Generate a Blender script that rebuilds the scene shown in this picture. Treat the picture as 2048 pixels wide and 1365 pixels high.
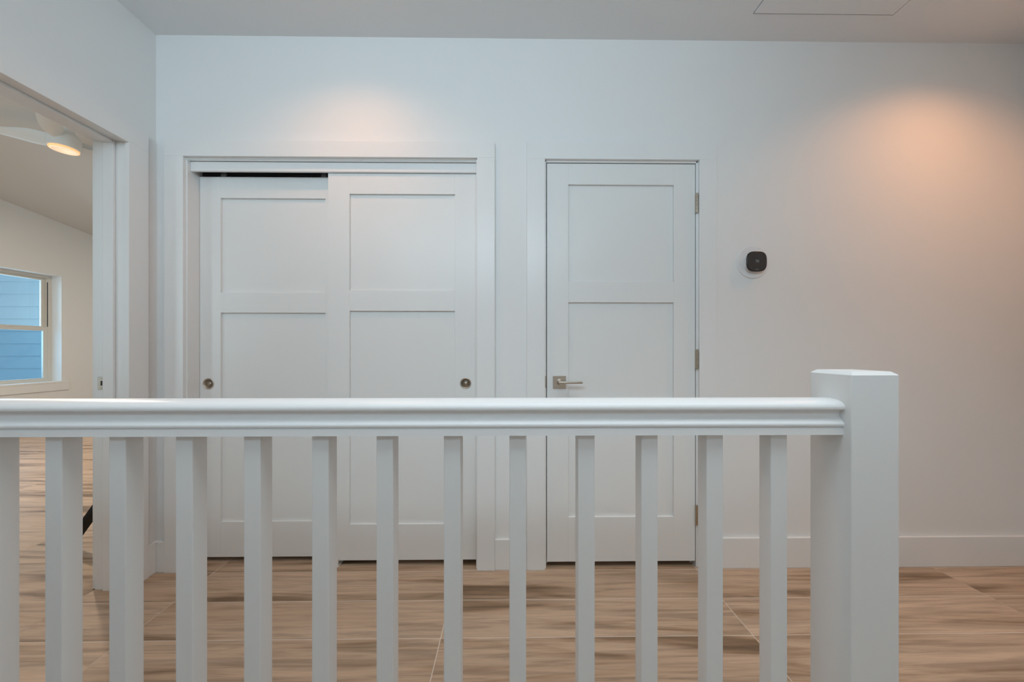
import bpy, bmesh, math, random
from mathutils import Vector, Matrix
random.seed(7)
for o in list(bpy.data.objects): bpy.data.objects.remove(o)
scn = bpy.context.scene
C = scn.collection
R = math.radians

# ------------------------------------------------------------------ camera
CAM_Z = 1.119
cd = bpy.data.cameras.new('camera'); cam = bpy.data.objects.new('camera', cd); C.objects.link(cam)
cam.location = (0, 0, CAM_Z); cam.rotation_euler = (R(90), 0, R(-0.65))
cd.sensor_fit = 'HORIZONTAL'; cd.sensor_width = 36.0
cd.lens = 36.0 * 690 / 2048
cd.shift_x = -4 / 2048; cd.shift_y = 17.5 / 2048
cd.clip_start = 0.02
scn.camera = cam

# ------------------------------------------------------------------ world, daylight, exposure
w = bpy.data.worlds.new('world'); scn.world = w; w.use_nodes = True
bg = w.node_tree.nodes['Background']
bg.inputs[0].default_value = (0.52, 0.76, 1.0, 1); bg.inputs[1].default_value = 1.0

def area(name, loc, rot, sx, sy, power, col, spread=180):
    l = bpy.data.lights.new(name, 'AREA'); l.shape = 'RECTANGLE'; l.size = sx; l.size_y = sy
    l.energy = power; l.color = col; l.spread = R(spread)
    o = bpy.data.objects.new(name, l); C.objects.link(o); o.location = loc; o.rotation_euler = rot
    return o
# daylight of an unseen high window, added behind the camera for the upper wall
area('added_window_fill', (-0.40, -0.93, 2.36), (R(92), 0, 0), 2.2, 0.6, 35, (0.74, 0.88, 1.0))
# top-down fill from an unseen skylight added over the stair
area('added_skylight_fill', (0.60, 0.18, 2.95), (0, 0, 0), 3.2, 0.8, 37, (0.97, 0.985, 1.0))
# sky light entering through the bedroom windows
area('bedroom_near_skylight', (-4.5, -0.85, 1.55), (R(90), 0, 0), 2.1, 1.5, 64, (0.78, 0.92, 1.0))
area('bedroom_window_skylight', (-7.45, 4.93, 1.5), (0, R(-90), 0), 1.5, 1.0, 30, (0.55, 0.80, 1.0))

vs = scn.view_settings
vs.view_transform = 'Standard'; vs.look = 'None'; vs.exposure = 0.0; vs.gamma = 1.0
vs.use_curve_mapping = False

# ------------------------------------------------------------------ helpers
def link(o, parent=None):
    C.objects.link(o)
    if parent is not None: o.parent = parent
    return o

def mesh_obj(name, bm, mat, parent=None, smooth=False):
    me = bpy.data.meshes.new(name); bm.normal_update(); bm.to_mesh(me); bm.free()
    if mat: me.materials.append(mat)
    if smooth:
        for p in me.polygons: p.use_smooth = True
    return link(bpy.data.objects.new(name, me), parent)

def empty(name, loc=(0, 0, 0), parent=None):
    o = bpy.data.objects.new(name, None); o.location = loc; o.empty_display_size = 0.05
    return link(o, parent)

def tag(o, label, cat, group=None, kind=None):
    o['label'] = label; o['category'] = cat
    if group: o['group'] = group
    if kind: o['kind'] = kind
    return o

def add_box(bm, x0, x1, y0, y1, z0, z1, bev=0.0, seg=2):
    r = bmesh.ops.create_cube(bm, size=1.0)
    vs_ = r['verts']
    for v in vs_:
        v.co = Vector((x0 + (v.co.x + .5) * (x1 - x0), y0 + (v.co.y + .5) * (y1 - y0), z0 + (v.co.z + .5) * (z1 - z0)))
    if bev > 0:
        es = list({e for v in vs_ for e in v.link_edges})
        bmesh.ops.bevel(bm, geom=es, offset=bev, segments=seg, affect='EDGES', profile=0.5)

def box(name, x0, x1, y0, y1, z0, z1, mat, parent=None, bev=0.0, seg=2, origin=None):
    bm = bmesh.new(); add_box(bm, x0, x1, y0, y1, z0, z1, bev, seg)
    if origin is not None: bmesh.ops.translate(bm, verts=bm.verts, vec=-Vector(origin))
    o = mesh_obj(name, bm, mat, parent)
    if origin is not None: o.location = origin
    return o

def add_cyl(bm, p0, p1, r0, r1=None, n=24, caps=True):
    r1 = r0 if r1 is None else r1
    p0 = Vector(p0); p1 = Vector(p1); d = (p1 - p0)
    q = d.to_track_quat('Z', 'Y')
    a = []; b = []
    for i in range(n):
        t = 2 * math.pi * i / n; u = Vector((math.cos(t), math.sin(t), 0))
        a.append(bm.verts.new(p0 + q @ (u * r0))); b.append(bm.verts.new(p1 + q @ (u * r1)))
    for i in range(n):
        j = (i + 1) % n; bm.faces.new((a[i], a[j], b[j], b[i]))
    if caps:
        bm.faces.new(a[::-1]); bm.faces.new(b)

def add_lathe(bm, prof, n=40, M=None):
    """prof: list of (radius, height) revolved about local Z; M maps to place."""
    M = M or Matrix()
    rings = []
    for r, h in prof:
        if r < 1e-6: rings.append([bm.verts.new(M @ Vector((0, 0, h)))])
        else: rings.append([bm.verts.new(M @ Vector((r * math.cos(2 * math.pi * i / n), r * math.sin(2 * math.pi * i / n), h))) for i in range(n)])
    for A, B in zip(rings, rings[1:]):
        for i in range(n):
            j = (i + 1) % n
            if len(A) == 1 and len(B) == 1: continue
            if len(A) == 1: bm.faces.new((A[0], B[i], B[j]))
            elif len(B) == 1: bm.faces.new((A[i], A[j], B[0]))
            else: bm.faces.new((A[i], A[j], B[j], B[i]))

def add_prism(bm, prof, x0, x1):
    """closed (y, z) profile extruded along X"""
    a = [bm.verts.new((x0, y, z)) for y, z in prof]; b = [bm.verts.new((x1, y, z)) for y, z in prof]
    n = len(prof)
    for i in range(n):
        j = (i + 1) % n; bm.faces.new((a[i], a[j], b[j], b[i]))
    bm.faces.new(a[::-1]); bm.faces.new(b)
    bmesh.ops.recalc_face_normals(bm, faces=bm.faces)

def smooth_by_angle(o, deg=35):
    me = o.data
    for p in me.polygons: p.use_smooth = True
    bm = bmesh.new(); bm.from_mesh(me)
    for e in bm.edges:
        if len(e.link_faces) == 2 and e.calc_face_angle(0) > R(deg): e.smooth = False
    bm.to_mesh(me); bm.free()
    return o

# ------------------------------------------------------------------ materials
def mat_new(name):
    m = bpy.data.materials.new(name); m.use_nodes = True
    return m, m.node_tree, m.node_tree.nodes['Principled BSDF']

def paint(name, col, rough, bump=0.0, scale=180.0, spec=0.5):
    m, nt, b = mat_new(name)
    tc = nt.nodes.new('ShaderNodeTexCoord')
    nz = nt.nodes.new('ShaderNodeTexNoise'); nz.inputs['Scale'].default_value = scale; nz.inputs['Detail'].default_value = 3
    nt.links.new(tc.outputs['Object'], nz.inputs['Vector'])
    n2 = nt.nodes.new('ShaderNodeTexNoise'); n2.inputs['Scale'].default_value = 1.7
    nt.links.new(tc.outputs['Object'], n2.inputs['Vector'])
    mx = nt.nodes.new('ShaderNodeMix'); mx.data_type = 'RGBA'
    mx.inputs['A'].default_value = (*[c * 0.985 for c in col], 1); mx.inputs['B'].default_value = (*col, 1)
    nt.links.new(n2.outputs['Fac'], mx.inputs['Factor']); nt.links.new(mx.outputs['Result'], b.inputs['Base Color'])
    b.inputs['Roughness'].default_value = rough; b.inputs['Specular IOR Level'].default_value = spec
    if bump > 0:
        bp = nt.nodes.new('ShaderNodeBump'); bp.inputs['Strength'].default_value = bump; bp.inputs['Distance'].default_value = 0.002
        nt.links.new(nz.outputs['Fac'], bp.inputs['Height']); nt.links.new(bp.outputs['Normal'], b.inputs['Normal'])
    return m

def metal(name, col, rough):
    m, nt, b = mat_new(name)
    tc = nt.nodes.new('ShaderNodeTexCoord'); nz = nt.nodes.new('ShaderNodeTexNoise'); nz.inputs['Scale'].default_value = 400
    mp = nt.nodes.new('ShaderNodeMapping'); mp.inputs['Scale'].default_value = (0.05, 1, 1)
    nt.links.new(tc.outputs['Object'], mp.inputs[0]); nt.links.new(mp.outputs[0], nz.inputs['Vector'])
    mr = nt.nodes.new('ShaderNodeMapRange'); mr.inputs['To Min'].default_value = rough * .8; mr.inputs['To Max'].default_value = rough * 1.25
    nt.links.new(nz.outputs['Fac'], mr.inputs[0]); nt.links.new(mr.outputs[0], b.inputs['Roughness'])
    b.inputs['Base Color'].default_value = (*col, 1); b.inputs['Metallic'].default_value = 1.0
    return m

def emit(name, col, s):
    m, nt, b = mat_new(name)
    b.inputs['Base Color'].default_value = (*col, 1)
    b.inputs['Emission Color'].default_value = (*col, 1); b.inputs['Emission Strength'].default_value = s
    return m

M_wall = paint('wall_paint', (0.86, 0.86, 0.85), 0.55, 0.12, 260)
M_ceil = paint('ceiling_paint', (0.86, 0.865, 0.87), 0.8, 0.25, 200)
M_ceil_dim = paint('ceiling_paint_dimmed', (0.70, 0.67, 0.63), 0.8, 0.25, 200)  # ceiling paint darkened: the bedroom's dimmer light is put into the colour
M_trim = paint('trim_paint', (0.86, 0.86, 0.85), 0.32, 0.02, 90)
M_door = paint('door_paint', (0.84, 0.84, 0.825), 0.36, 0.03, 140)
M_rail = paint('railing_paint', (0.79, 0.795, 0.79), 0.5, 0.06, 60)
M_hand = paint('handrail_gloss_paint', (0.82, 0.82, 0.82), 0.36, 0.03, 40)
M_nick = metal('satin_nickel', (0.56, 0.50, 0.43), 0.30)
M_nickd = metal('satin_nickel_pull', (0.52, 0.45, 0.37), 0.5)
M_brass = metal('aged_hinge_metal', (0.50, 0.43, 0.35), 0.24)
M_dark = paint('dark_track_metal', (0.035, 0.037, 0.04), 0.45)
M_slot = paint('dark_slot', (0.02, 0.016, 0.012), 0.6)
M_zinc = metal('zinc_bracket', (0.60, 0.60, 0.60), 0.4)
M_guide = paint('white_plastic', (0.84, 0.83, 0.79), 0.4)
M_black = paint('matte_black', (0.0015, 0.0015, 0.0015), 0.8)
M_vinyl = paint('window_vinyl', (0.72, 0.69, 0.63), 0.4)
M_fan = paint('fan_white', (0.82, 0.84, 0.83), 0.35)
M_grout = paint('pale_grout', (0.78, 0.68, 0.58), 0.85, 0.1, 300)
M_thermb = paint('thermostat_black', (0.022, 0.020, 0.020), 0.22)
M_therms = paint('thermostat_screen', (0.045, 0.039, 0.038), 0.3)
M_plate = paint('thermostat_wall_plate', (0.84, 0.83, 0.83), 0.4)
M_digit = emit('thermostat_digits', (0.30, 0.33, 0.34), 0.12)
M_logo = paint('thermostat_wordmark', (0.34, 0.33, 0.33), 0.5)
M_lens = emit('fan_lamp_diffuser', (1.0, 0.74, 0.50), 0.72)
M_lrim = emit('fan_lamp_rim', (1.0, 0.56, 0.25), 0.75)
M_can = emit('downlight_diffuser', (1.0, 0.66, 0.38), 6.0)

def wood_tile():
    m, nt, b = mat_new('wood_look_tile'); N = nt.nodes; L = nt.links
    geo = N.new('ShaderNodeNewGeometry'); oi = N.new('ShaderNodeObjectInfo')
    off = N.new('ShaderNodeVectorMath'); off.operation = 'SCALE'; off.inputs[0].default_value = (37.0, 11.0, 5.0)
    L.new(oi.outputs['Random'], off.inputs['Scale'])
    add = N.new('ShaderNodeVectorMath'); add.operation = 'ADD'
    L.new(geo.outputs['Position'], add.inputs[0]); L.new(off.outputs[0], add.inputs[1])
    def noise(sx, sy, det, dist, rough=0.55):
        mp = N.new('ShaderNodeMapping'); mp.inputs['Scale'].default_value = (sx, sy, 1)
        L.new(add.outputs[0], mp.inputs[0])
        nz = N.new('ShaderNodeTexNoise'); nz.inputs['Scale'].default_value = 1; nz.inputs['Detail'].default_value = det
        nz.inputs['Distortion'].default_value = dist; nz.inputs['Roughness'].default_value = rough
        L.new(mp.outputs[0], nz.inputs['Vector']); return nz.outputs['Fac']
    broad = noise(0.75, 8.5, 5, 1.3, 0.5)
    fine = noise(2.2, 60.0, 6, 1.2)
    mid = noise(1.3, 24.0, 5, 1.6)
    pore = noise(14.0, 320.0, 3, 0.2)
    cr = N.new('ShaderNodeValToRGB'); e = cr.color_ramp.elements
    e[0].position = 0.30; e[0].color = (0.212, 0.133, 0.077, 1)
    e[1].position = 0.80; e[1].color = (0.621, 0.450, 0.326, 1)
    for p_, c_ in ((0.37, (0.311, 0.202, 0.123)), (0.43, (0.446, 0.302, 0.199)), (0.50, (0.533, 0.375, 0.259)), (0.62, (0.575, 0.411, 0.290))):
        x = cr.color_ramp.elements.new(p_); x.color = (*c_, 1)
    L.new(broad, cr.inputs[0])
    def mixmul(colsock, facsock, lo, hi, t0, t1):
        mr = N.new('ShaderNodeMapRange'); mr.inputs['From Min'].default_value = t0; mr.inputs['From Max'].default_value = t1
        mr.inputs['To Min'].default_value = lo; mr.inputs['To Max'].default_value = hi
        L.new(facsock, mr.inputs[0])
        vm = N.new('ShaderNodeVectorMath'); vm.operation = 'SCALE'
        L.new(colsock, vm.inputs[0]); L.new(mr.outputs[0], vm.inputs['Scale']); return vm.outputs[0]
    c = mixmul(cr.outputs[0], fine, 0.86, 1.07, 0.3, 0.65)
    c = mixmul(c, mid, 0.74, 1.08, 0.34, 0.56)
    c = mixmul(c, pore, 0.92, 1.04, 0.3, 0.7)
    rr = N.new('ShaderNodeMapRange'); rr.inputs['To Min'].default_value = 0.94; rr.inputs['To Max'].default_value = 1.06
    L.new(oi.outputs['Random'], rr.inputs[0])
    vm = N.new('ShaderNodeVectorMath'); vm.operation = 'SCALE'; L.new(c, vm.inputs[0]); L.new(rr.outputs[0], vm.inputs['Scale'])
    L.new(vm.outputs[0], b.inputs['Base Color'])
    b.inputs['Roughness'].default_value = 0.52; b.inputs['Specular IOR Level'].default_value = 0.3
    bp = N.new('ShaderNodeBump'); bp.inputs['Strength'].default_value = 0.15; bp.inputs['Distance'].default_value = 0.001
    L.new(fine, bp.inputs['Height']); L.new(bp.outputs[0], b.inputs['Normal'])
    return m
M_wood = wood_tile()

def glass(name, tint, refl):
    m, nt, b = mat_new(name); N = nt.nodes; L = nt.links
    N.remove(b)
    tr = N.new('ShaderNodeBsdfTransparent'); tr.inputs[0].default_value = (*tint, 1)
    gl = N.new('ShaderNodeBsdfGlossy'); gl.inputs['Roughness'].default_value = 0.03
    fr = N.new('ShaderNodeFresnel'); fr.inputs[0].default_value = 1.45
    mu = N.new('ShaderNodeMath'); mu.operation = 'MULTIPLY'; mu.inputs[1].default_value = refl
    L.new(fr.outputs[0], mu.inputs[0])
    mx = N.new('ShaderNodeMixShader'); L.new(mu.outputs[0], mx.inputs[0]); L.new(tr.outputs[0], mx.inputs[1]); L.new(gl.outputs[0], mx.inputs[2])
    L.new(mx.outputs[0], N['Material Output'].inputs['Surface'])
    return m
M_glass = glass('clear_pane', (0.93, 0.97, 0.97), 1.0)
M_glass2 = glass('screened_pane', (0.72, 0.83, 0.88), 0.6)
M_siding = paint('pale_siding', (0.50, 0.60, 0.64), 0.6, 0.2, 120)

# ------------------------------------------------------------------ dimensions (metres; hall floor z = 0)
D = 1.765            # face of the back wall
XL = -1.790          # hall face of the left wall
XB = -1.935          # bedroom face of the left wall
XR = 2.70            # right wall
YR = -0.75           # wall behind the stair
ZC = 2.712           # hall ceiling
LAND = -0.54         # stair landing
EDGE = 0.66          # edge of hall floor
XW = -7.0            # bedroom window wall
YB1, YB0 = 6.5, -0.6 # bedroom back / near walls

# ------------------------------------------------------------------ floors
g = 0.0017
def plank_floor(name, x0, x1, y0, y1, label):
    f = box(name, x0, x1, y0, y1, -0.20, -0.0010, M_grout)
    tag(f, label, 'floor', kind='structure')
    px, py = 1.2207, 0.2033
    xs = [-1.490 + px * k for k in range(-8, 8)]; ys = [1.341 + py * k for k in range(-14, 30)]
    cache = {}
    for xa in xs:
        for ya in ys:
            a0, a1 = max(xa, x0), min(xa + px, x1); b0, b1 = max(ya, y0), min(ya + py, y1)
            if a1 - a0 < 0.02 or b1 - b0 < 0.02: continue
            key = (round(a1 - a0, 4), round(b1 - b0, 4))
            if key not in cache:
                bm = bmesh.new(); hx, hy = key[0] / 2 - g, key[1] / 2 - g
                add_box(bm, -hx, hx, -hy, hy, -0.009, 0.0, 0.0004, 1)
                me = bpy.data.meshes.new('plank'); bm.to_mesh(me); bm.free(); me.materials.append(M_wood); cache[key] = me
            o = bpy.data.objects.new('plank', cache[key]); o.location = ((a0 + a1) / 2, (b0 + b1) / 2, 0); link(o, f)
    return f
plank_floor('floor', XB - 0.0, XR, EDGE, D + 0.75, 'hall floor of long pale wood-look tiles below the white doors')
plank_floor('floor_bedroom', XW, XB, YB0, YB1, 'wood-look tile floor of the bedroom seen past the open doorway')
box_l = box('floor_landing', XL, XR, YR, EDGE, LAND - 0.2, LAND, M_wood)
tag(box_l, 'lower stair landing floor below the white railing', 'floor', kind='structure')
o = box('trim_5', XL, XR, EDGE - 0.02, EDGE, LAND, -0.002, M_trim)
tag(o, 'white fascia board closing the hall floor edge under the railing', 'trim', kind='structure')

# ------------------------------------------------------------------ walls / ceilings
def struct_boxes(name, cells, mat, label, cat='wall'):
    bm = bmesh.new()
    for c in cells: add_box(bm, *c)
    return tag(mesh_obj(name, bm, mat), label, cat, kind='structure')

# closet opening and hinged door opening in the back wall (rough openings sized for the jambs)
CL0, CL1, CLH = -1.652, -0.154, 2.104       # closet rough opening
DR0, DR1, DRH = 0.168, 0.976, 2.097         # hinged door rough opening
T = 0.115
struct_boxes('wall_back', [
    (XL, CL0, D, D + T, 0, ZC), (CL0, CL1, D, D + T, CLH, ZC), (CL1, DR0, D, D + T, 0, ZC),
    (DR0, DR1, D, D + T, DRH, ZC), (DR1, XR + .1, D, D + T, 0, ZC)], M_wall,
    'white painted hall wall holding the closet and the hinged door')
struct_boxes('wall_closet', [
    (XL, XR, D + 0.72, D + 0.78, 0, ZC), (0.02, 0.06, D + T, D + 0.72, 0, ZC), (1.25, 1.29, D + T, D + 0.72, 0, ZC)], M_wall,
    'plain wall inside the closets behind the white doors')
DY0, DY1, DZ = 0.81, 1.650, 2.111           # bedroom doorway rough opening
ZT = 4.15
struct_boxes('wall_left', [
    (XB, XL, YR, DY0, LAND, ZT), (XB, XL, DY1, YB1, 0, ZT), (XB, XL, DY0, DY1, DZ, ZT), (XB, XL, DY0, DY1, LAND, -0.20)], M_wall,
    'white painted wall with the open bedroom doorway')
struct_boxes('wall_right', [(XR, XR + .1, YR, D, LAND, ZC)], M_wall, 'white painted wall at the warm-lit end of the hall')
SW = (-1.55, 0.75, 2.02, 2.66)              # unseen window added behind the camera, set high to shape the daylight
struct_boxes('wall_stair', [
    (XL, SW[0], YR - .12, YR, LAND, ZC), (SW[1], XR, YR - .12, YR, LAND, ZC),
    (SW[0], SW[1], YR - .12, YR, LAND, SW[2]), (SW[0], SW[1], YR - .12, YR, SW[3], ZC)], M_wall,
    'white stairwell wall with an added clerestory window facing the railing')
def stair_window(name, w_, label, yc=YR - .06):
    e = empty(name, ((w_[0] + w_[1]) / 2, yc, w_[2])); tag(e, label, 'window', kind='structure')
    def wpart(n, x0, x1, z0, z1, m, y0=yc - .02, y1=yc + .02):
        o = box(n, x0, x1, y0, y1, z0, z1, m); o.parent = e; o.location = -e.location
    a, b, c, d = w_; mid = (a + b) / 2
    wpart('frame_side', a, a + .04, c, d, M_vinyl); wpart('frame_side', b - .04, b, c, d, M_vinyl)
    wpart('frame_rail', a + .04, b - .04, c, c + .04, M_vinyl); wpart('frame_rail', a + .04, b - .04, d - .04, d, M_vinyl)
    wpart('mullion', mid - .02, mid + .02, c + .04, d - .04, M_vinyl)
    wpart('pane', a + .04, mid - .02, c + .04, d - .04, M_glass, yc - .004, yc + .002); wpart('pane', mid + .02, b - .04, c + .04, d - .04, M_glass, yc - .004, yc + .002)
stair_window('window_2', SW, 'long unseen clerestory window added high in the wall facing the closet doors')

HX0, HX1, HY0, HY1 = 1.150, 1.823, 0.95, 1.622  # ceiling hatch opening
LIGHTS = [(-0.79, 1.30), (2.15, 1.29)]
KX0, KX1, KY0, KY1 = -1.0, 2.2, -0.22, 0.60   # opening for the unseen skylight added as overhead fill
struct_boxes('ceiling', [
    (XL, KX0, YR - .12, D + .78, ZC, ZC + .1), (KX0, KX1, YR - .12, KY0, ZC, ZC + .1), (KX0, KX1, KY1, HY0, ZC, ZC + .1),
    (KX0, HX0, HY0, D + .78, ZC, ZC + .1), (HX0, HX1, HY1, D + .78, ZC, ZC + .1), (HX1, KX1, HY0, D + .78, ZC, ZC + .1),
    (KX1, XR + .1, YR - .12, D + .78, ZC, ZC + .1)], M_ceil, 'flat white hall ceiling above the doors', 'ceiling')
w4 = tag(empty('window_3', ((KX0 + KX1) / 2, (KY0 + KY1) / 2, ZC)), 'unseen flat skylight added in the ceiling over the stair', 'skylight', kind='structure')
def kp(n, x0, x1, y0, y1, m, z0=ZC + .1, z1=ZC + .14):
    o = box(n, x0, x1, y0, y1, z0, z1, m); o.parent = w4; o.location = -w4.location
kp('frame_side', KX0 - .04, KX0 + .02, KY0 - .04, KY1 + .04, M_vinyl); kp('frame_side', KX1 - .02, KX1 + .04, KY0 - .04, KY1 + .04, M_vinyl)
kp('frame_rail', KX0 + .02, KX1 - .02, KY0 - .04, KY0 + .02, M_vinyl); kp('frame_rail', KX0 + .02, KX1 - .02, KY1 - .02, KY1 + .04, M_vinyl)
kp('pane', KX0 + .02, KX1 - .02, KY0 + .02, KY1 - .02, M_glass, ZC + .118, ZC + .124)
h = empty('ceiling_hatch', ((HX0 + HX1) / 2, (HY0 + HY1) / 2, ZC))
tag(h, 'flush white access panel with a thin edge line in the hall ceiling', 'access panel')
def hp(name, *b, m=M_ceil):
    o = box(name, *b, m, bev=0.001, seg=1); o.parent = h; o.location = -h.location; return o
hp('panel', HX0 + .0045, HX1 - .0045, HY0 + .0045, HY1 - .0045, ZC - .0025, ZC + .02)
for b in ((HX0, HX1, HY0, HY0 + .0045), (HX0, HX1, HY1 - .0045, HY1), (HX0, HX0 + .0045, HY0, HY1), (HX1 - .0045, HX1, HY0, HY1)):
    hp('seam', *b, ZC + .016, ZC + .02)

# bedroom shell with its sloping ceiling
def zceil(y): return 3.040 + 0.147 * (5.843 - y)
WY0, WY1, WZ0, WZ1 = 4.38, 5.464, 0.625, 2.262   # window opening
struct_boxes('wall_bedroom_window', [
    (XW - .22, XW, YB0, WY0, -.2, ZT), (XW - .22, XW, WY1, YB1, -.2, ZT),
    (XW - .22, XW, WY0, WY1, -.2, WZ0), (XW - .22, XW, WY0, WY1, WZ1, ZT)], M_wall, 'bedroom wall with the window, seen through the open doorway')
struct_boxes('wall_bedroom_back', [(XW, XB, YB1, YB1 + .1, -.2, ZT)], M_wall, 'bedroom end wall beyond the doorway jamb')
NW = (-5.6, -3.4, 0.75, 2.35)               # second bedroom window, on the stair side, out of view
struct_boxes('wall_bedroom_near', [
    (XW, NW[0], YB0 - .1, YB0, -.2, ZT), (NW[1], XB, YB0 - .1, YB0, -.2, ZT), (NW[0], NW[1], YB0 - .1, YB0, -.2, NW[2]), (NW[0], NW[1], YB0 - .1, YB0, NW[3], ZT)],
    M_wall, 'bedroom wall with a wide window on the stair side of the doorway')
stair_window('window_4', NW, 'wide bedroom window facing the ceiling fan', YB0 - .05)
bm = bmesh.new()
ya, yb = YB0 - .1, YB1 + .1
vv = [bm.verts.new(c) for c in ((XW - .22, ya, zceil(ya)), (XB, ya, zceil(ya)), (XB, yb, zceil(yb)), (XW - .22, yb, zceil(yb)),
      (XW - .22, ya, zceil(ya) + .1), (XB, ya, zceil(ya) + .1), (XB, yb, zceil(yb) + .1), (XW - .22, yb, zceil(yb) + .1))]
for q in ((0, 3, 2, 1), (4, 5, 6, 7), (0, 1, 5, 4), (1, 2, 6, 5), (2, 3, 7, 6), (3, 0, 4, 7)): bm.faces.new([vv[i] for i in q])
tag(mesh_obj('ceiling_bedroom', bm, M_ceil_dim), 'sloping bedroom ceiling carrying the white fan', 'ceiling', kind='structure')

# ------------------------------------------------------------------ casings, jambs, baseboards
CT = 0.018
def group_struct(name, loc, label, cat):
    return tag(empty(name, loc), label, cat, kind='structure')
def sub(parent, name, x0, x1, y0, y1, z0, z1, mat, bev=0.0009, seg=2):
    o = box(name, x0, x1, y0, y1, z0, z1, mat, bev=bev, seg=seg); o.parent = parent; o.location = -Vector(parent.location)
    return o

t1 = group_struct('trim_1', (-0.9, D, 0), 'white flat casing framing the double sliding closet doors', 'door casing')
co0, co1, ci0, ci1, cz, czo = -1.7326, -0.0776, -1.639, -0.1672, 2.0915, 2.172
sub(t1, 'casing_side', co0, ci0, D - CT, D, 0, cz, M_trim); sub(t1, 'casing_side', ci1, co1, D - CT, D, 0, cz, M_trim)
sub(t1, 'casing_head', co0, co1, D - CT, D, cz, czo, M_trim)
sub(t1, 'jamb_side', CL0, -1.633, D - .0005, D + T, 0, 2.0975, M_trim); sub(t1, 'jamb_side', -0.1735, CL1, D - .0005, D + T, 0, 2.0975, M_trim)
sub(t1, 'jamb_head', -1.633, -0.1735, D - .0005, D + T, 2.0865, CLH, M_trim)
sub(t1, 'stop_strip', -1.633, -0.1735, D + .004, D + .014, 2.0815, 2.0865, M_trim, .001)

t2 = group_struct('trim_2', (0.57, D, 0), 'white flat casing framing the hinged door with the lever handle', 'door casing')
do0, do1, di0, di1, dz, dzo = 0.0857, 1.0548, 0.1775, 0.9660, 2.0885, 2.1765
sub(t2, 'casing_side', do0, di0, D - CT, D, 0, dz, M_trim); sub(t2, 'casing_side', di1, do1, D - CT, D, 0, dz, M_trim)
sub(t2, 'casing_head', do0, do1, D - CT, D, dz, dzo, M_trim)
sub(t2, 'jamb_side', DR0, 0.1845, D - .0005, D + T, 0, 2.083, M_trim); sub(t2, 'jamb_side', 0.9575, DR1, D - .0005, D + T, 0, 2.083, M_trim)
sub(t2, 'jamb_head', 0.1845, 0.9575, D - .0005, D + T, 2.0795, DRH, M_trim)
sub(t2, 'stop_strip', 0.1845, 0.1955, D + .042, D + .075, 0, 2.079, M_trim); sub(t2, 'stop_strip', 0.9465, 0.9575, D + .042, D + .075, 0, 2.079, M_trim)
sub(t2, 'stop_strip', 0.1955, 0.9465, D + .042, D + .075, 2.068, 2.079, M_trim)
sub(t2, 'strike_lip', 0.1795, 0.1848, D - .0035, D + .028, 0.925, 0.985, M_nickd, .001)

t3 = group_struct('trim_3', (XL, 1.64, 0), 'white casing and jamb of the open doorway leading into the bedroom', 'door casing')
jy1, jy0, jz = 1.630, 0.830, 2.091      # jamb faces, head underside
ey1, ey0, ez = 1.624, 0.824, 2.085      # casing inner edges
sub(t3, 'casing_side', XL, XL + CT, ey1, ey1 + .088, 0, ez, M_trim); sub(t3, 'casing_side', XL, XL + CT, ey0 - .088, ey0, 0, ez, M_trim)
sub(t3, 'casing_head', XL, XL + CT, ey0 - .088, ey1 + .088, ez, ez + .086, M_trim)
XJ = XB - .001
sub(t3, 'jamb_side', XB, XL + .0005, jy1, DY1, 0, DZ, M_trim); sub(t3, 'jamb_side', XB, XL + .0005, DY0, jy0, 0, DZ, M_trim)
sub(t3, 'jamb_head', XB, XL + .0005, jy0, jy1, jz, DZ, M_trim)
sx0, sx1 = -1.888, -1.838
sub(t3, 'stop_strip', sx0, sx1, jy1 - .012, jy1, 0, jz, M_trim, .003); sub(t3, 'stop_strip', sx0, sx1, jy0, jy0 + .012, 0, jz, M_trim, .003)
sub(t3, 'stop_strip', sx0, sx1, jy0 + .012, jy1 - .012, jz - .012, jz, M_trim, .003)
sub(t3, 'bedroom_casing_side', XB - CT, XB, jy1 + .006, jy1 + .094, 0, ez + .012, M_trim); sub(t3, 'bedroom_casing_side', XB - CT, XB, jy0 - .094, jy0 - .006, 0, ez + .012, M_trim)
sub(t3, 'bedroom_casing_head', XB - CT, XB, jy0 - .094, jy1 + .094, ez + .012, ez + .098, M_trim)
# strike plate let into the jamb
st = empty('strike_plate', (-1.908, jy1, 0.962)); tag(st, 'small nickel strike plate let into the bedroom doorway jamb', 'strike plate')
box('plate', -.0135, .0135, -.0016, .0004, -.030, .030, M_nick, st, .0007, 1)
box('latch_hole', .001, .010, -.0020, -.0012, -.010, .012, M_slot, st)
for z in (-.022, .022):
    bm = bmesh.new(); add_cyl(bm, (.005, -.0016, z), (.005, -.0024, z), .0033, n=12); mesh_obj('screw', bm, M_nickd, st)

BB, BT = 0.155, 0.015
def baseboard(name, segs, label):
    bm = bmesh.new()
    for s in segs: add_box(bm, *s, .0025, 2)
    return tag(mesh_obj(name, bm, M_trim), label, 'baseboard', kind='structure')
baseboard('baseboard_back', [(do1, XR, D - BT, D, 0, BB)], 'long white baseboard under the thermostat wall')
baseboard('baseboard_centre', [(co1, do0, D - BT, D, 0, BB)], 'short white baseboard between the closet casing and the door casing')
baseboard('baseboard_corner', [(XL + BT, co0, D - BT, D, 0, BB)], 'tiny white baseboard piece in the corner beside the closet casing')
baseboard('baseboard_left', [(XL, XL + BT, ey1 + .088, D, 0, BB)], 'tiny white baseboard beside the bedroom doorway casing')
baseboard('baseboard_right', [(XR - BT, XR, EDGE, D - BT, 0, BB)], 'white baseboard on the end wall of the hall')
baseboard('baseboard_bedroom', [(XW, XW + BT, YB0, YB1, 0, BB)], 'white baseboard under the bedroom window')

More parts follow.
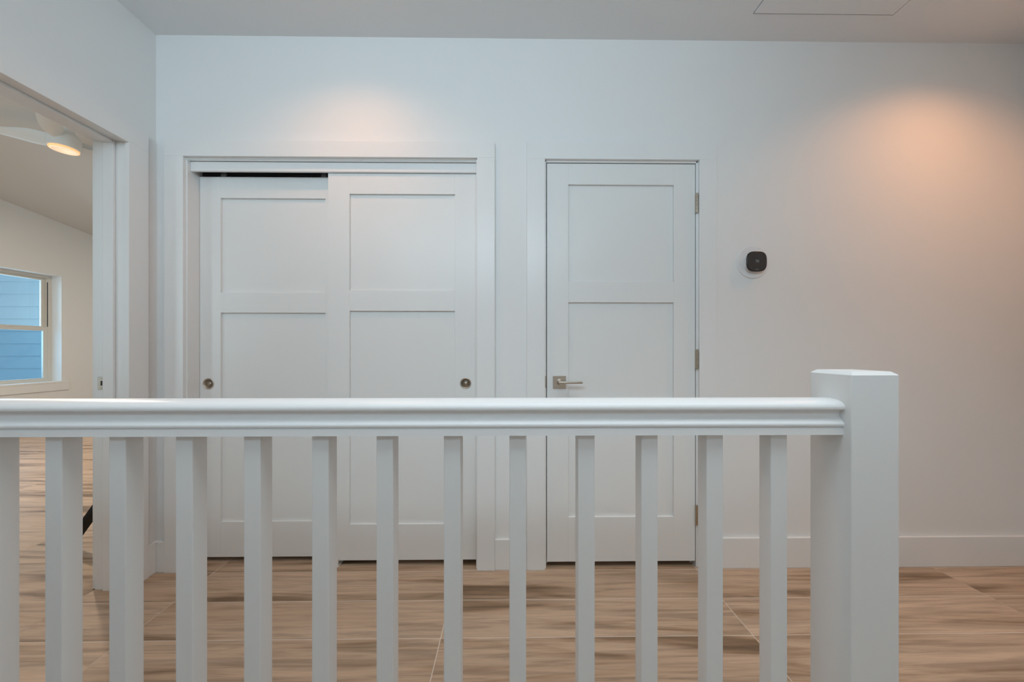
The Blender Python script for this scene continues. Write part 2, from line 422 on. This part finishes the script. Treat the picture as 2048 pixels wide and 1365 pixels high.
# ------------------------------------------------------------------ three-panel doors
def shaker(name, x0, x1, y0, z0, z1, stile, top, mid, bot, thick, label):
    """door face at y0, thickness towards +Y"""
    d = tag(empty(name, ((x0 + x1) / 2, y0, z0)), label, 'door', kind='structure')
    rec = 0.012
    P = lambda n, a, b, c, e, ya, yb, bev=.0008: sub(d, n, a, b, ya, yb, c, e, M_door, bev, 1)
    P('stile', x0, x0 + stile, z0, z1, y0, y0 + thick); P('stile', x1 - stile, x1, z0, z1, y0, y0 + thick)
    ph = (z1 - z0 - top - bot - 2 * mid) / 3
    a, b = x0 + stile, x1 - stile
    z = z0; rails = []; pans = []
    rails.append((z, z + bot)); z += bot
    for k in range(3):
        pans.append((z, z + ph)); z += ph
        hgt = mid if k < 2 else top
        rails.append((z, z + hgt)); z += hgt
    for c, e in rails: P('rail', a, b, c, e, y0, y0 + thick)
    for c, e in pans: P('panel', a - .004, b + .004, c - .004, e + .004, y0 + rec, y0 + thick - rec)
    return d

def flush_pull(d, x, y, z, r=0.0290):
    M = Matrix.Translation(Vector((x, y, z)) - Vector(d.location)) @ Matrix.Rotation(R(90), 4, 'X')   # local +Z -> -Y
    e = empty('flush_pull', (0, 0, 0), d)
    bm = bmesh.new(); add_lathe(bm, [(r * .80, .0002), (r * .84, .0022), (r * .92, .0028), (r, .0012), (r, 0)], 40, M)
    mesh_obj('ring', bm, M_nick, e, True)
    bm = bmesh.new(); add_lathe(bm, [(0, -.0040), (r * .66, -.0040), (r * .76, -.0030), (r * .80, .0002)], 40, M)
    mesh_obj('cup', bm, M_nickd, e, True)
    return e

YRD, YLD = D + .028, D + .068
dl = shaker('door_1', -1.6315, -0.867, YLD, 0.027, 2.0300, 0.1085, 0.112, 0.1075, 0.186, .035, 'rear white closet sliding door, set back behind its twin beside the casing corner')
dr = shaker('door_2', -0.9406, -0.1760, YRD, 0.029, 2.0320, 0.1105, 0.106, 0.1065, 0.186, .035, 'front white closet sliding door, overlapping its twin next to the hinged door')
dh = shaker('door_3', 0.1890, 0.9540, D + .003, 0.030, 2.0755, 0.1105, 0.107, 0.108, 0.2286, .035, 'white three-panel hinged door with lever handle and nickel hinges')
# the pull cups need a hole in the stiles: bore them out with real cups sitting proud of a dark bore
flush_pull(dl, -1.5864, YLD, 0.940); flush_pull(dr, -0.2306, YRD, 0.945)
def bore(d, idx, x, z, r):
    st_ = [c for c in d.children if c.name.startswith('stile')][idx]
    bm = bmesh.new(); add_cyl(bm, (x, -.01 + d.location.y, z), (x, .014 + d.location.y, z), r, n=40)
    me = bpy.data.meshes.new('bore'); bm.to_mesh(me); bm.free()
    c = bpy.data.objects.new('bore', me); C.objects.link(c)
    bpy.context.view_layer.update()
    m = st_.modifiers.new('b', 'BOOLEAN'); m.operation = 'DIFFERENCE'; m.object = c; m.solver = 'EXACT'
    dg = bpy.context.evaluated_depsgraph_get()
    nm = bpy.data.meshes.new_from_object(st_.evaluated_get(dg)); st_.modifiers.clear(); st_.data = nm
    bpy.data.objects.remove(c)
bore(dl, 0, -1.5864, 0.940, .0275); bore(dr, 1, -0.2306, 0.945, .0275)

# lever handle
hb = empty('door_handle', (0, 0, 0), dh); hb['label'] = 'satin nickel lever on a square rosette'
ox, oy, oz = [-v for v in dh.location]
def hpart(name, bm, m=M_nick, sm=True):
    bmesh.ops.translate(bm, verts=bm.verts, vec=(ox, oy, oz)); o = mesh_obj(name, bm, m, hb)
    return smooth_by_angle(o) if sm else o
yf = D + .003
cx, cz_ = 0.2525, 0.954
bm = bmesh.new(); add_box(bm, cx - .033, cx + .033, yf - .008, yf, cz_ - .032, cz_ + .032, .0012, 2); hpart('rosette', bm, sm=False)
bm = bmesh.new(); Mx = Matrix.Translation((cx, yf - .008, cz_)) @ Matrix.Rotation(R(90), 4, 'X')
add_lathe(bm, [(.0155, 0), (.0155, .004), (.013, .0055), (.013, .010), (.0105, .012), (.0105, .046), (.0095, .0475), (0, .0475)], 28, Mx); hpart('neck', bm)
bm = bmesh.new(); add_box(bm, cx - .011, 0.3585, yf - .060, yf - .043, cz_ - .0045, cz_ + .0065, .0028, 3); hpart('lever', bm)
bm = bmesh.new(); add_box(bm, 0.3572, 0.3610, yf - .0595, yf - .0435, cz_ - .004, cz_ + .006, .0015, 2); hpart('lever_tip', bm, M_nickd)

# hinges
for zt in (1.921, 1.119, 0.318):
    hg = empty('hinge', (0, 0, 0), dh); hg['label'] = 'satin nickel butt hinge barrel'
    def hh(name, bm, m=M_brass):
        bmesh.ops.translate(bm, verts=bm.verts, vec=(ox, oy, oz)); return smooth_by_angle(mesh_obj(name, bm, m, hg))
    X, Y, r, L_ = 0.9592, D - .0055, .0066, .098
    k = L_ / 5
    for i in range(5):
        bm = bmesh.new(); add_cyl(bm, (X, Y, zt - L_ + i * k + .0004), (X, Y, zt - L_ + (i + 1) * k - .0004), r, n=20); hh('knuckle', bm)
    bm = bmesh.new(); add_cyl(bm, (X, Y, zt - L_ - .002), (X, Y, zt + .003), r * .62, n=16); hh('pin', bm, M_nick)
    bm = bmesh.new(); add_box(bm, X - .0068, X - .0048, Y, D + .030, zt - L_, zt); hh('leaf', bm)
    bm = bmesh.new(); add_box(bm, X - .0016, X + .0004, Y, D + .030, zt - L_, zt); hh('leaf', bm)

# sliding track
tk = empty('sliding_door_track', (-0.90, D + .02, 2.03)); tag(tk, 'white fascia with dark track over the sliding closet doors', 'door track')
def tp(name, *b, m=M_trim, bev=.001):
    o = box(name, *b, m, bev=bev, seg=1); o.parent = tk; o.location = -tk.location; return o
tp('fascia', -1.6325, -0.1742, D + .016, D + .026, 2.0345, 2.0815)
tp('fascia_lip', -1.6325, -0.1742, D + .016, D + .0275, 2.0325, 2.0345)
tp('track_channel', -1.6325, -0.1742, D + .030, D + .110, 2.058, 2.0862, m=M_dark)
tp('track_rail', -1.6325, -0.1742, D + .084, D + .090, 2.042, 2.058, m=M_dark)
tp('track_rail', -1.6325, -0.1742, D + .044, D + .050, 2.044, 2.058, m=M_dark)
for x in (-1.51, -0.985):
    tp('hanger', x - .014, x + .014, D + .070, D + .076, 2.031, 2.052, m=M_zinc)
    bm = bmesh.new(); add_cyl(bm, (x, D + .076, 2.049), (x, D + .083, 2.049), .009, n=20)
    o = mesh_obj('roller', bm, M_guide, tk); o.location = -tk.location
# floor guide between the doors
fg = empty('floor_guide', (-0.898, D + .065, 0)); tag(fg, 'small white plastic floor guide under the overlap of the sliding doors', 'floor guide')
box('base', -.016, .016, -.046, .040, 0, .006, M_guide, fg, .001, 1)
box('fin', -.013, .013, -.0465, -.0385, .004, .042, M_guide, fg, .0015, 2)
box('fin', -.012, .012, -.0015, .0025, .006, .026, M_guide, fg, .001, 1)
bm = bmesh.new(); add_cyl(bm, (0, -.046, .012), (0, -.0472, .012), .0035, n=12); mesh_obj('screw', bm, M_zinc, fg)

# ------------------------------------------------------------------ thermostat
th = empty('thermostat', (1.250, D, 1.570)); tag(th, 'black rounded-square thermostat on a round white plate on the wall', 'thermostat')
Mw = Matrix.Rotation(R(90), 4, 'X')
bm = bmesh.new(); add_lathe(bm, [(.0838, 0), (.0838, .004), (.0815, .0062), (.0, .0066)], 72, Mw); o = mesh_obj('wall_plate', bm, M_plate, th); smooth_by_angle(o, 30)
def squircle(bm, hw, y0, y1, rim, dx, dz, n=72, p=3.1):
    def ring(s, y):
        vs_ = []
        for i in range(n):
            t = 2 * math.pi * i / n; c, s_ = math.cos(t), math.sin(t)
            k = (abs(c) ** p + abs(s_) ** p) ** (-1 / p)
            vs_.append(bm.verts.new((dx + s * k * c, y, dz + s * k * s_)))
        return vs_
    rs = [ring(hw * .97, y0), ring(hw, y0 - (y0 - y1) * .3), ring(hw, y1 + rim), ring(hw - rim * .35, y1 + rim * .3), ring(hw - rim, y1)]
    for A, B in zip(rs, rs[1:]):
        for i in range(n):
            j = (i + 1) % n; bm.faces.new((A[i], A[j], B[j], B[i]))
    bm.faces.new(rs[-1]); bm.faces.new(rs[0][::-1]); bmesh.ops.recalc_face_normals(bm, faces=bm.faces)
bm = bmesh.new(); squircle(bm, .0450, -.006, -.0245, .001, 0, -.003); smooth_by_angle(mesh_obj('standoff', bm, M_plate, th), 40)
bm = bmesh.new(); squircle(bm, .0515, -.0245, -.0335, .003, 0, -.003); smooth_by_angle(mesh_obj('body', bm, M_thermb, th), 40)
bm = bmesh.new(); squircle(bm, .0470, -.0333, -.0340, .0002, 0, -.003); mesh_obj('screen', bm, M_therms, th)
def text(s, size, loc, mat, name, parent):
    cu = bpy.data.curves.new(name, 'FONT'); cu.body = s; cu.size = size; cu.align_x = 'CENTER'; cu.align_y = 'CENTER'; cu.extrude = .0001
    o = bpy.data.objects.new(name, cu); C.objects.link(o)
    bpy.context.view_layer.update()
    me = bpy.data.meshes.new_from_object(o.evaluated_get(bpy.context.evaluated_depsgraph_get())); me.name = name
    bpy.data.objects.remove(o); me.materials.clear(); me.materials.append(mat)
    me.transform(Matrix.Rotation(R(90), 4, 'X'))
    ob = bpy.data.objects.new(name, me); ob.location = loc; return link(ob, parent)
text('70', .019, (0, -.0342, -.003), M_digit, 'temperature_digits', th)
text('ecobee', .0072, (0, -.0342, -.0440), M_logo, 'wordmark', th)

# ------------------------------------------------------------------ railing
YC = .753                      # centre line of balusters and newel
RT = 1.013                     # top of handrail
XN0, XN1 = .7045, .8039        # newel
half = [(0, 0), (.012, -.0006), (.021, -.0020), (.0280, -.0048), (.0325, -.0085), (.0352, -.0125), (.0360, -.0160), (.0352, -.0195), (.0322, -.0222),
        (.0272, -.0232), (.0240, -.0252), (.0226, -.0300), (.0232, -.0360), (.0256, -.0410), (.0292, -.0455), (.0325, -.0480), (.0335, -.0505),
        (.0338, -.0535), (.0326, -.0562), (.0300, -.0578), (.0296, -.0592), (.0318, -.0600), (.0320, -.0740)]
prof = [(YC - u, RT + z) for u, z in half] + [(YC + u, RT + z) for u, z in half[:0:-1]]
rl = empty('stair_railing', (-0.5, YC, 0)); tag(rl, 'white wooden stair railing with square balusters, moulded handrail and newel post', 'railing')
def rp(o): o.parent = rl; o.location = o.location - rl.location; return o
bm = bmesh.new(); add_prism(bm, prof, XL + .002, XN0); o = rp(mesh_obj('handrail', bm, M_hand)); smooth_by_angle(o, 32)
BAL = [-.9585, -.8258, -.6872, -.5446, -.4019, -.2659, -.1230, .0164, .1634, .2986, .4395, .5785, -1.0955, -1.2330, -1.3700, -1.5070, -1.6440]
bm = bmesh.new(); add_box(bm, -.0178, .0178, -.0180, .0180, 0, RT - .0740, .0016, 2)
bme = bpy.data.meshes.new('baluster'); bm.to_mesh(bme); bm.free(); bme.materials.append(M_rail)
for x in BAL:
    o = bpy.data.objects.new('baluster', bme); o.location = (x, YC, 0); link(o); rp(o)
    o.rotation_euler.z = R(random.uniform(-1.2, 1.2))
nw = mesh_obj('newel_post', bmesh.new(), M_rail); bm = bmesh.new()
hw = (XN1 - XN0) / 2; zn = 1.066
def sq(r, z): return [bm.verts.new((sx * r, sy * r, z)) for sx, sy in ((-1, -1), (1, -1), (1, 1), (-1, 1))]
rs = [sq(hw, 0), sq(hw, zn), sq(hw - .0085, zn + .0075)]
for A, B in zip(rs, rs[1:]):
    for i in range(4): bm.faces.new((A[i], A[(i + 1) % 4], B[(i + 1) % 4], B[i]))
bm.faces.new(rs[0][::-1]); bm.faces.new(rs[-1])
vert_e = [e for e in bm.edges if abs(e.verts[0].co.z - e.verts[1].co.z) > .5]
bmesh.ops.bevel(bm, geom=vert_e, offset=.0022, segments=2, affect='EDGES', profile=.5)
bm.to_mesh(nw.data); bm.free(); nw.location = ((XN0 + XN1) / 2, YC, 0); rp(nw)

# ------------------------------------------------------------------ recessed downlights (just out of frame above)
def downlight(x, y, power, col, label):
    d = empty('recessed_downlight', (x, y, ZC)); tag(d, label, 'ceiling light', 'hall downlights')
    bm = bmesh.new(); add_lathe(bm, [(.040, .0), (.042, -.003), (.060, -.004), (.062, -.0015), (.062, .0005)], 40); mesh_obj('trim_ring', bm, M_trim, d, True)
    bm = bmesh.new(); add_lathe(bm, [(0, -.0008), (.040, -.0008)], 40); mesh_obj('lens', bm, M_can, d)
    l = bpy.data.lights.new('downlight_beam', 'SPOT'); l.energy = power; l.color = col; l.spot_size = R(142); l.spot_blend = 1.0; l.shadow_soft_size = .04
    lo = bpy.data.objects.new('downlight_beam', l); C.objects.link(lo); lo.location = (x, y, ZC - .012)
    return d
WARM = (1.0, 0.46, 0.20)
downlight(*LIGHTS[0], 19, WARM, 'recessed ceiling downlight washing the wall above the closet')
downlight(*LIGHTS[1], 34, WARM, 'recessed ceiling downlight washing the wall past the thermostat')


# ------------------------------------------------------------------ bedroom window
wn = empty('window_1', (XW, (WY0 + WY1) / 2, WZ0)); tag(wn, 'single-hung bedroom window with cream vinyl frame looking onto blue siding', 'window', kind='structure')
def wp(name, x0, x1, y0, y1, z0, z1, m=M_vinyl, bev=.002, parent=None):
    o = box(name, x0, x1, y0, y1, z0, z1, m, bev=bev, seg=1); o.parent = parent or wn; o.location = -wn.location; return o
fx0, fx1 = XW - .215, XW - .150
wp('frame_side', fx0, fx1, WY1 - .045, WY1, WZ0, WZ1); wp('frame_side', fx0, fx1, WY0, WY0 + .045, WZ0, WZ1)
wp('frame_rail', fx0, fx1, WY0 + .045, WY1 - .045, WZ1 - .045, WZ1); wp('frame_rail', fx0, fx1, WY0 + .045, WY1 - .045, WZ0, WZ0 + .045)
ia, ib = WY0 + .045, WY1 - .045
zm = 1.435
us = empty('upper_sash', (0, 0, 0), wn)
ux0, ux1 = fx0 + .004, fx0 + .030
wp('sash_stile', ux0, ux1, ib - .05, ib, zm, WZ1 - .045, parent=us); wp('sash_stile', ux0, ux1, ia, ia + .05, zm, WZ1 - .045, parent=us)
wp('sash_rail', ux0, ux1, ia + .05, ib - .05, zm, zm + .045, parent=us); wp('sash_rail', ux0, ux1, ia + .05, ib - .05, WZ1 - .075, WZ1 - .045, parent=us)
wp('pane', ux0 + .011, ux0 + .015, ia + .05, ib - .05, zm + .045, WZ1 - .075, M_glass, 0, parent=us)
ls = empty('lower_sash', (0, 0, 0), wn)
lx0, lx1 = fx0 + .033, fx0 + .060
wp('sash_stile', lx0, lx1, ib - .05, ib, WZ0 + .045, zm + .03, parent=ls); wp('sash_stile', lx0, lx1, ia, ia + .05, WZ0 + .045, zm + .03, parent=ls)
wp('sash_rail', lx0, lx1, ia + .05, ib - .05, zm - .025, zm + .03, parent=ls); wp('sash_rail', lx0, lx1, ia + .05, ib - .05, WZ0 + .045, WZ0 + .06, parent=ls)
wp('pane', lx0 + .011, lx0 + .015, ia + .05, ib - .05, WZ0 + .06, zm - .025, M_glass2, 0, parent=ls)
wp('jamb_track', fx1 - .012, fx1 - .0005, WY1 - .0475, WY1 - .0445, zm + .04, WZ1 - .10, M_slot, 0)
wp('sash_lock', lx1 - .002, lx1 + .012, 4.99, 5.04, zm + .022, zm + .036, M_vinyl)
wp('sill', fx1, XW + .022, WY0, WY1, WZ0 - .02, WZ0 + .006, M_trim)
wp('apron', XW, XW + .018, WY0 - .079, WY1 + .079, 0.490, WZ0 - .002, M_trim)

# siding of the neighbouring wing outside the window
sd = empty('siding_wall', (-9.5, 5.66, -1.0)); tag(sd, 'pale blue lap siding of the wing outside the bedroom window', 'exterior wall')
box('sheathing', -3.0, 2.15, .02, .12, 0, 5.0, M_siding, sd)
bm = bmesh.new()
vv = [bm.verts.new(c) for c in ((-3, -.012, 0), (2.15, -.012, 0), (2.15, .002, .215), (-3, .002, .215), (-3, .02, 0), (2.15, .02, 0), (2.15, .02, .215), (-3, .02, .215))]
for q in ((0, 1, 2, 3), (4, 7, 6, 5), (0, 4, 5, 1), (3, 2, 6, 7), (1, 5, 6, 2), (0, 3, 7, 4)): bm.faces.new([vv[i] for i in q])
bm.normal_update(); sme = bpy.data.meshes.new('siding_board'); bm.to_mesh(sme); bm.free(); sme.materials.append(M_siding)
for i in range(24):
    o = bpy.data.objects.new('siding_board', sme); o.location = (0, 0, .02 + i * .2); link(o, sd)

# ------------------------------------------------------------------ ceiling fan
FX, FY, FZ = -4.395, 3.45, 3.085
fn = empty('ceiling_fan', (FX, FY, FZ)); tag(fn, 'white three-blade ceiling fan with a glowing round lamp in the bedroom', 'ceiling fan')
bm = bmesh.new(); add_lathe(bm, [(0, -.006), (.080, -.0045), (.090, -.001)], 48); mesh_obj('lamp_diffuser', bm, M_lens, fn, True)
bm = bmesh.new(); add_lathe(bm, [(.090, -.001), (.098, .002), (.100, .010), (.098, .016), (0, .016)], 48); mesh_obj('lamp_rim', bm, M_lrim, fn, True)
bm = bmesh.new(); add_lathe(bm, [(.098, .016), (.106, .022), (.112, .05), (.112, .12), (.100, .150), (.080, .165), (.072, .19), (.0, .19)], 48); smooth_by_angle(mesh_obj('motor_housing', bm, M_fan, fn), 40)
bm = bmesh.new(); add_lathe(bm, [(.068, .19), (.068, .24), (.072, .36), (0, .36)], 36); smooth_by_angle(mesh_obj('ceiling_canopy', bm, M_fan, fn), 40)
def blade(ang):
    bm = bmesh.new(); ns, nw_ = 22, 8
    rows = []
    for i in range(ns + 1):
        s = i / ns; r = .075 + .66 * s
        wd = .075 + .080 * math.sin(min(1, s * 2.4) * math.pi / 2) - .115 * max(0, s - .25) / .75
        sweep = .10 * s * s
        pitch = R(34) * (1 - s) ** 1.3 + R(9)
        zc = .085 + .07 * s
        row = []
        for j in range(nw_ + 1):
            u = j / nw_ - .5
            cup = .020 * (1 - s) * (4 * u * u)
            row.append((r, sweep + u * wd * math.cos(pitch), zc + u * wd * math.sin(pitch) * 1.2 + cup))
        rows.append(row)
    t = .006
    top = [[bm.verts.new((x, y, z + t / 2)) for x, y, z in row] for row in rows]
    bot = [[bm.verts.new((x, y, z - t / 2)) for x, y, z in row] for row in rows]
    for i in range(ns):
        for j in range(nw_):
            bm.faces.new((top[i][j], top[i + 1][j], top[i + 1][j + 1], top[i][j + 1]))
            bm.faces.new((bot[i][j], bot[i][j + 1], bot[i + 1][j + 1], bot[i + 1][j]))
        bm.faces.new((top[i][0], bot[i][0], bot[i + 1][0], top[i + 1][0]))
        bm.faces.new((top[i][nw_], top[i + 1][nw_], bot[i + 1][nw_], bot[i][nw_]))
    for j in range(nw_):
        bm.faces.new((top[0][j], top[0][j + 1], bot[0][j + 1], bot[0][j])); bm.faces.new((top[ns][j], bot[ns][j], bot[ns][j + 1], top[ns][j + 1]))
    bmesh.ops.recalc_face_normals(bm, faces=bm.faces)
    bmesh.ops.rotate(bm, verts=bm.verts, matrix=Matrix.Rotation(R(ang), 3, 'Z'))
    return smooth_by_angle(mesh_obj('blade', bm, M_fan, fn), 50)
for a in (184, 304, 64): blade(a)
l = bpy.data.lights.new('fan_lamp_light', 'AREA'); l.shape = 'DISK'; l.size = .18; l.energy = 60; l.color = (1.0, 0.84, 0.66)
lo = bpy.data.objects.new('fan_lamp_light', l); C.objects.link(lo); lo.location = (FX, FY, FZ - .012)

# ------------------------------------------------------------------ black bar leaning on the bedroom side of the doorway wall
p0 = Vector((-2.475, 1.960, .010)); p1 = Vector((-1.962, 1.930, .700)); dvec = p1 - p0
bm = bmesh.new(); add_box(bm, -.024, .024, -.012, .012, 0, dvec.length, .002, 1)
lb = mesh_obj('leaning_bar', bm, M_black); lb.rotation_mode = 'QUATERNION'; lb.rotation_quaternion = dvec.to_track_quat('Z', 'Y'); lb.location = p0
tag(lb, 'thin black bar leaning on the wall just inside the bedroom doorway', 'bar')
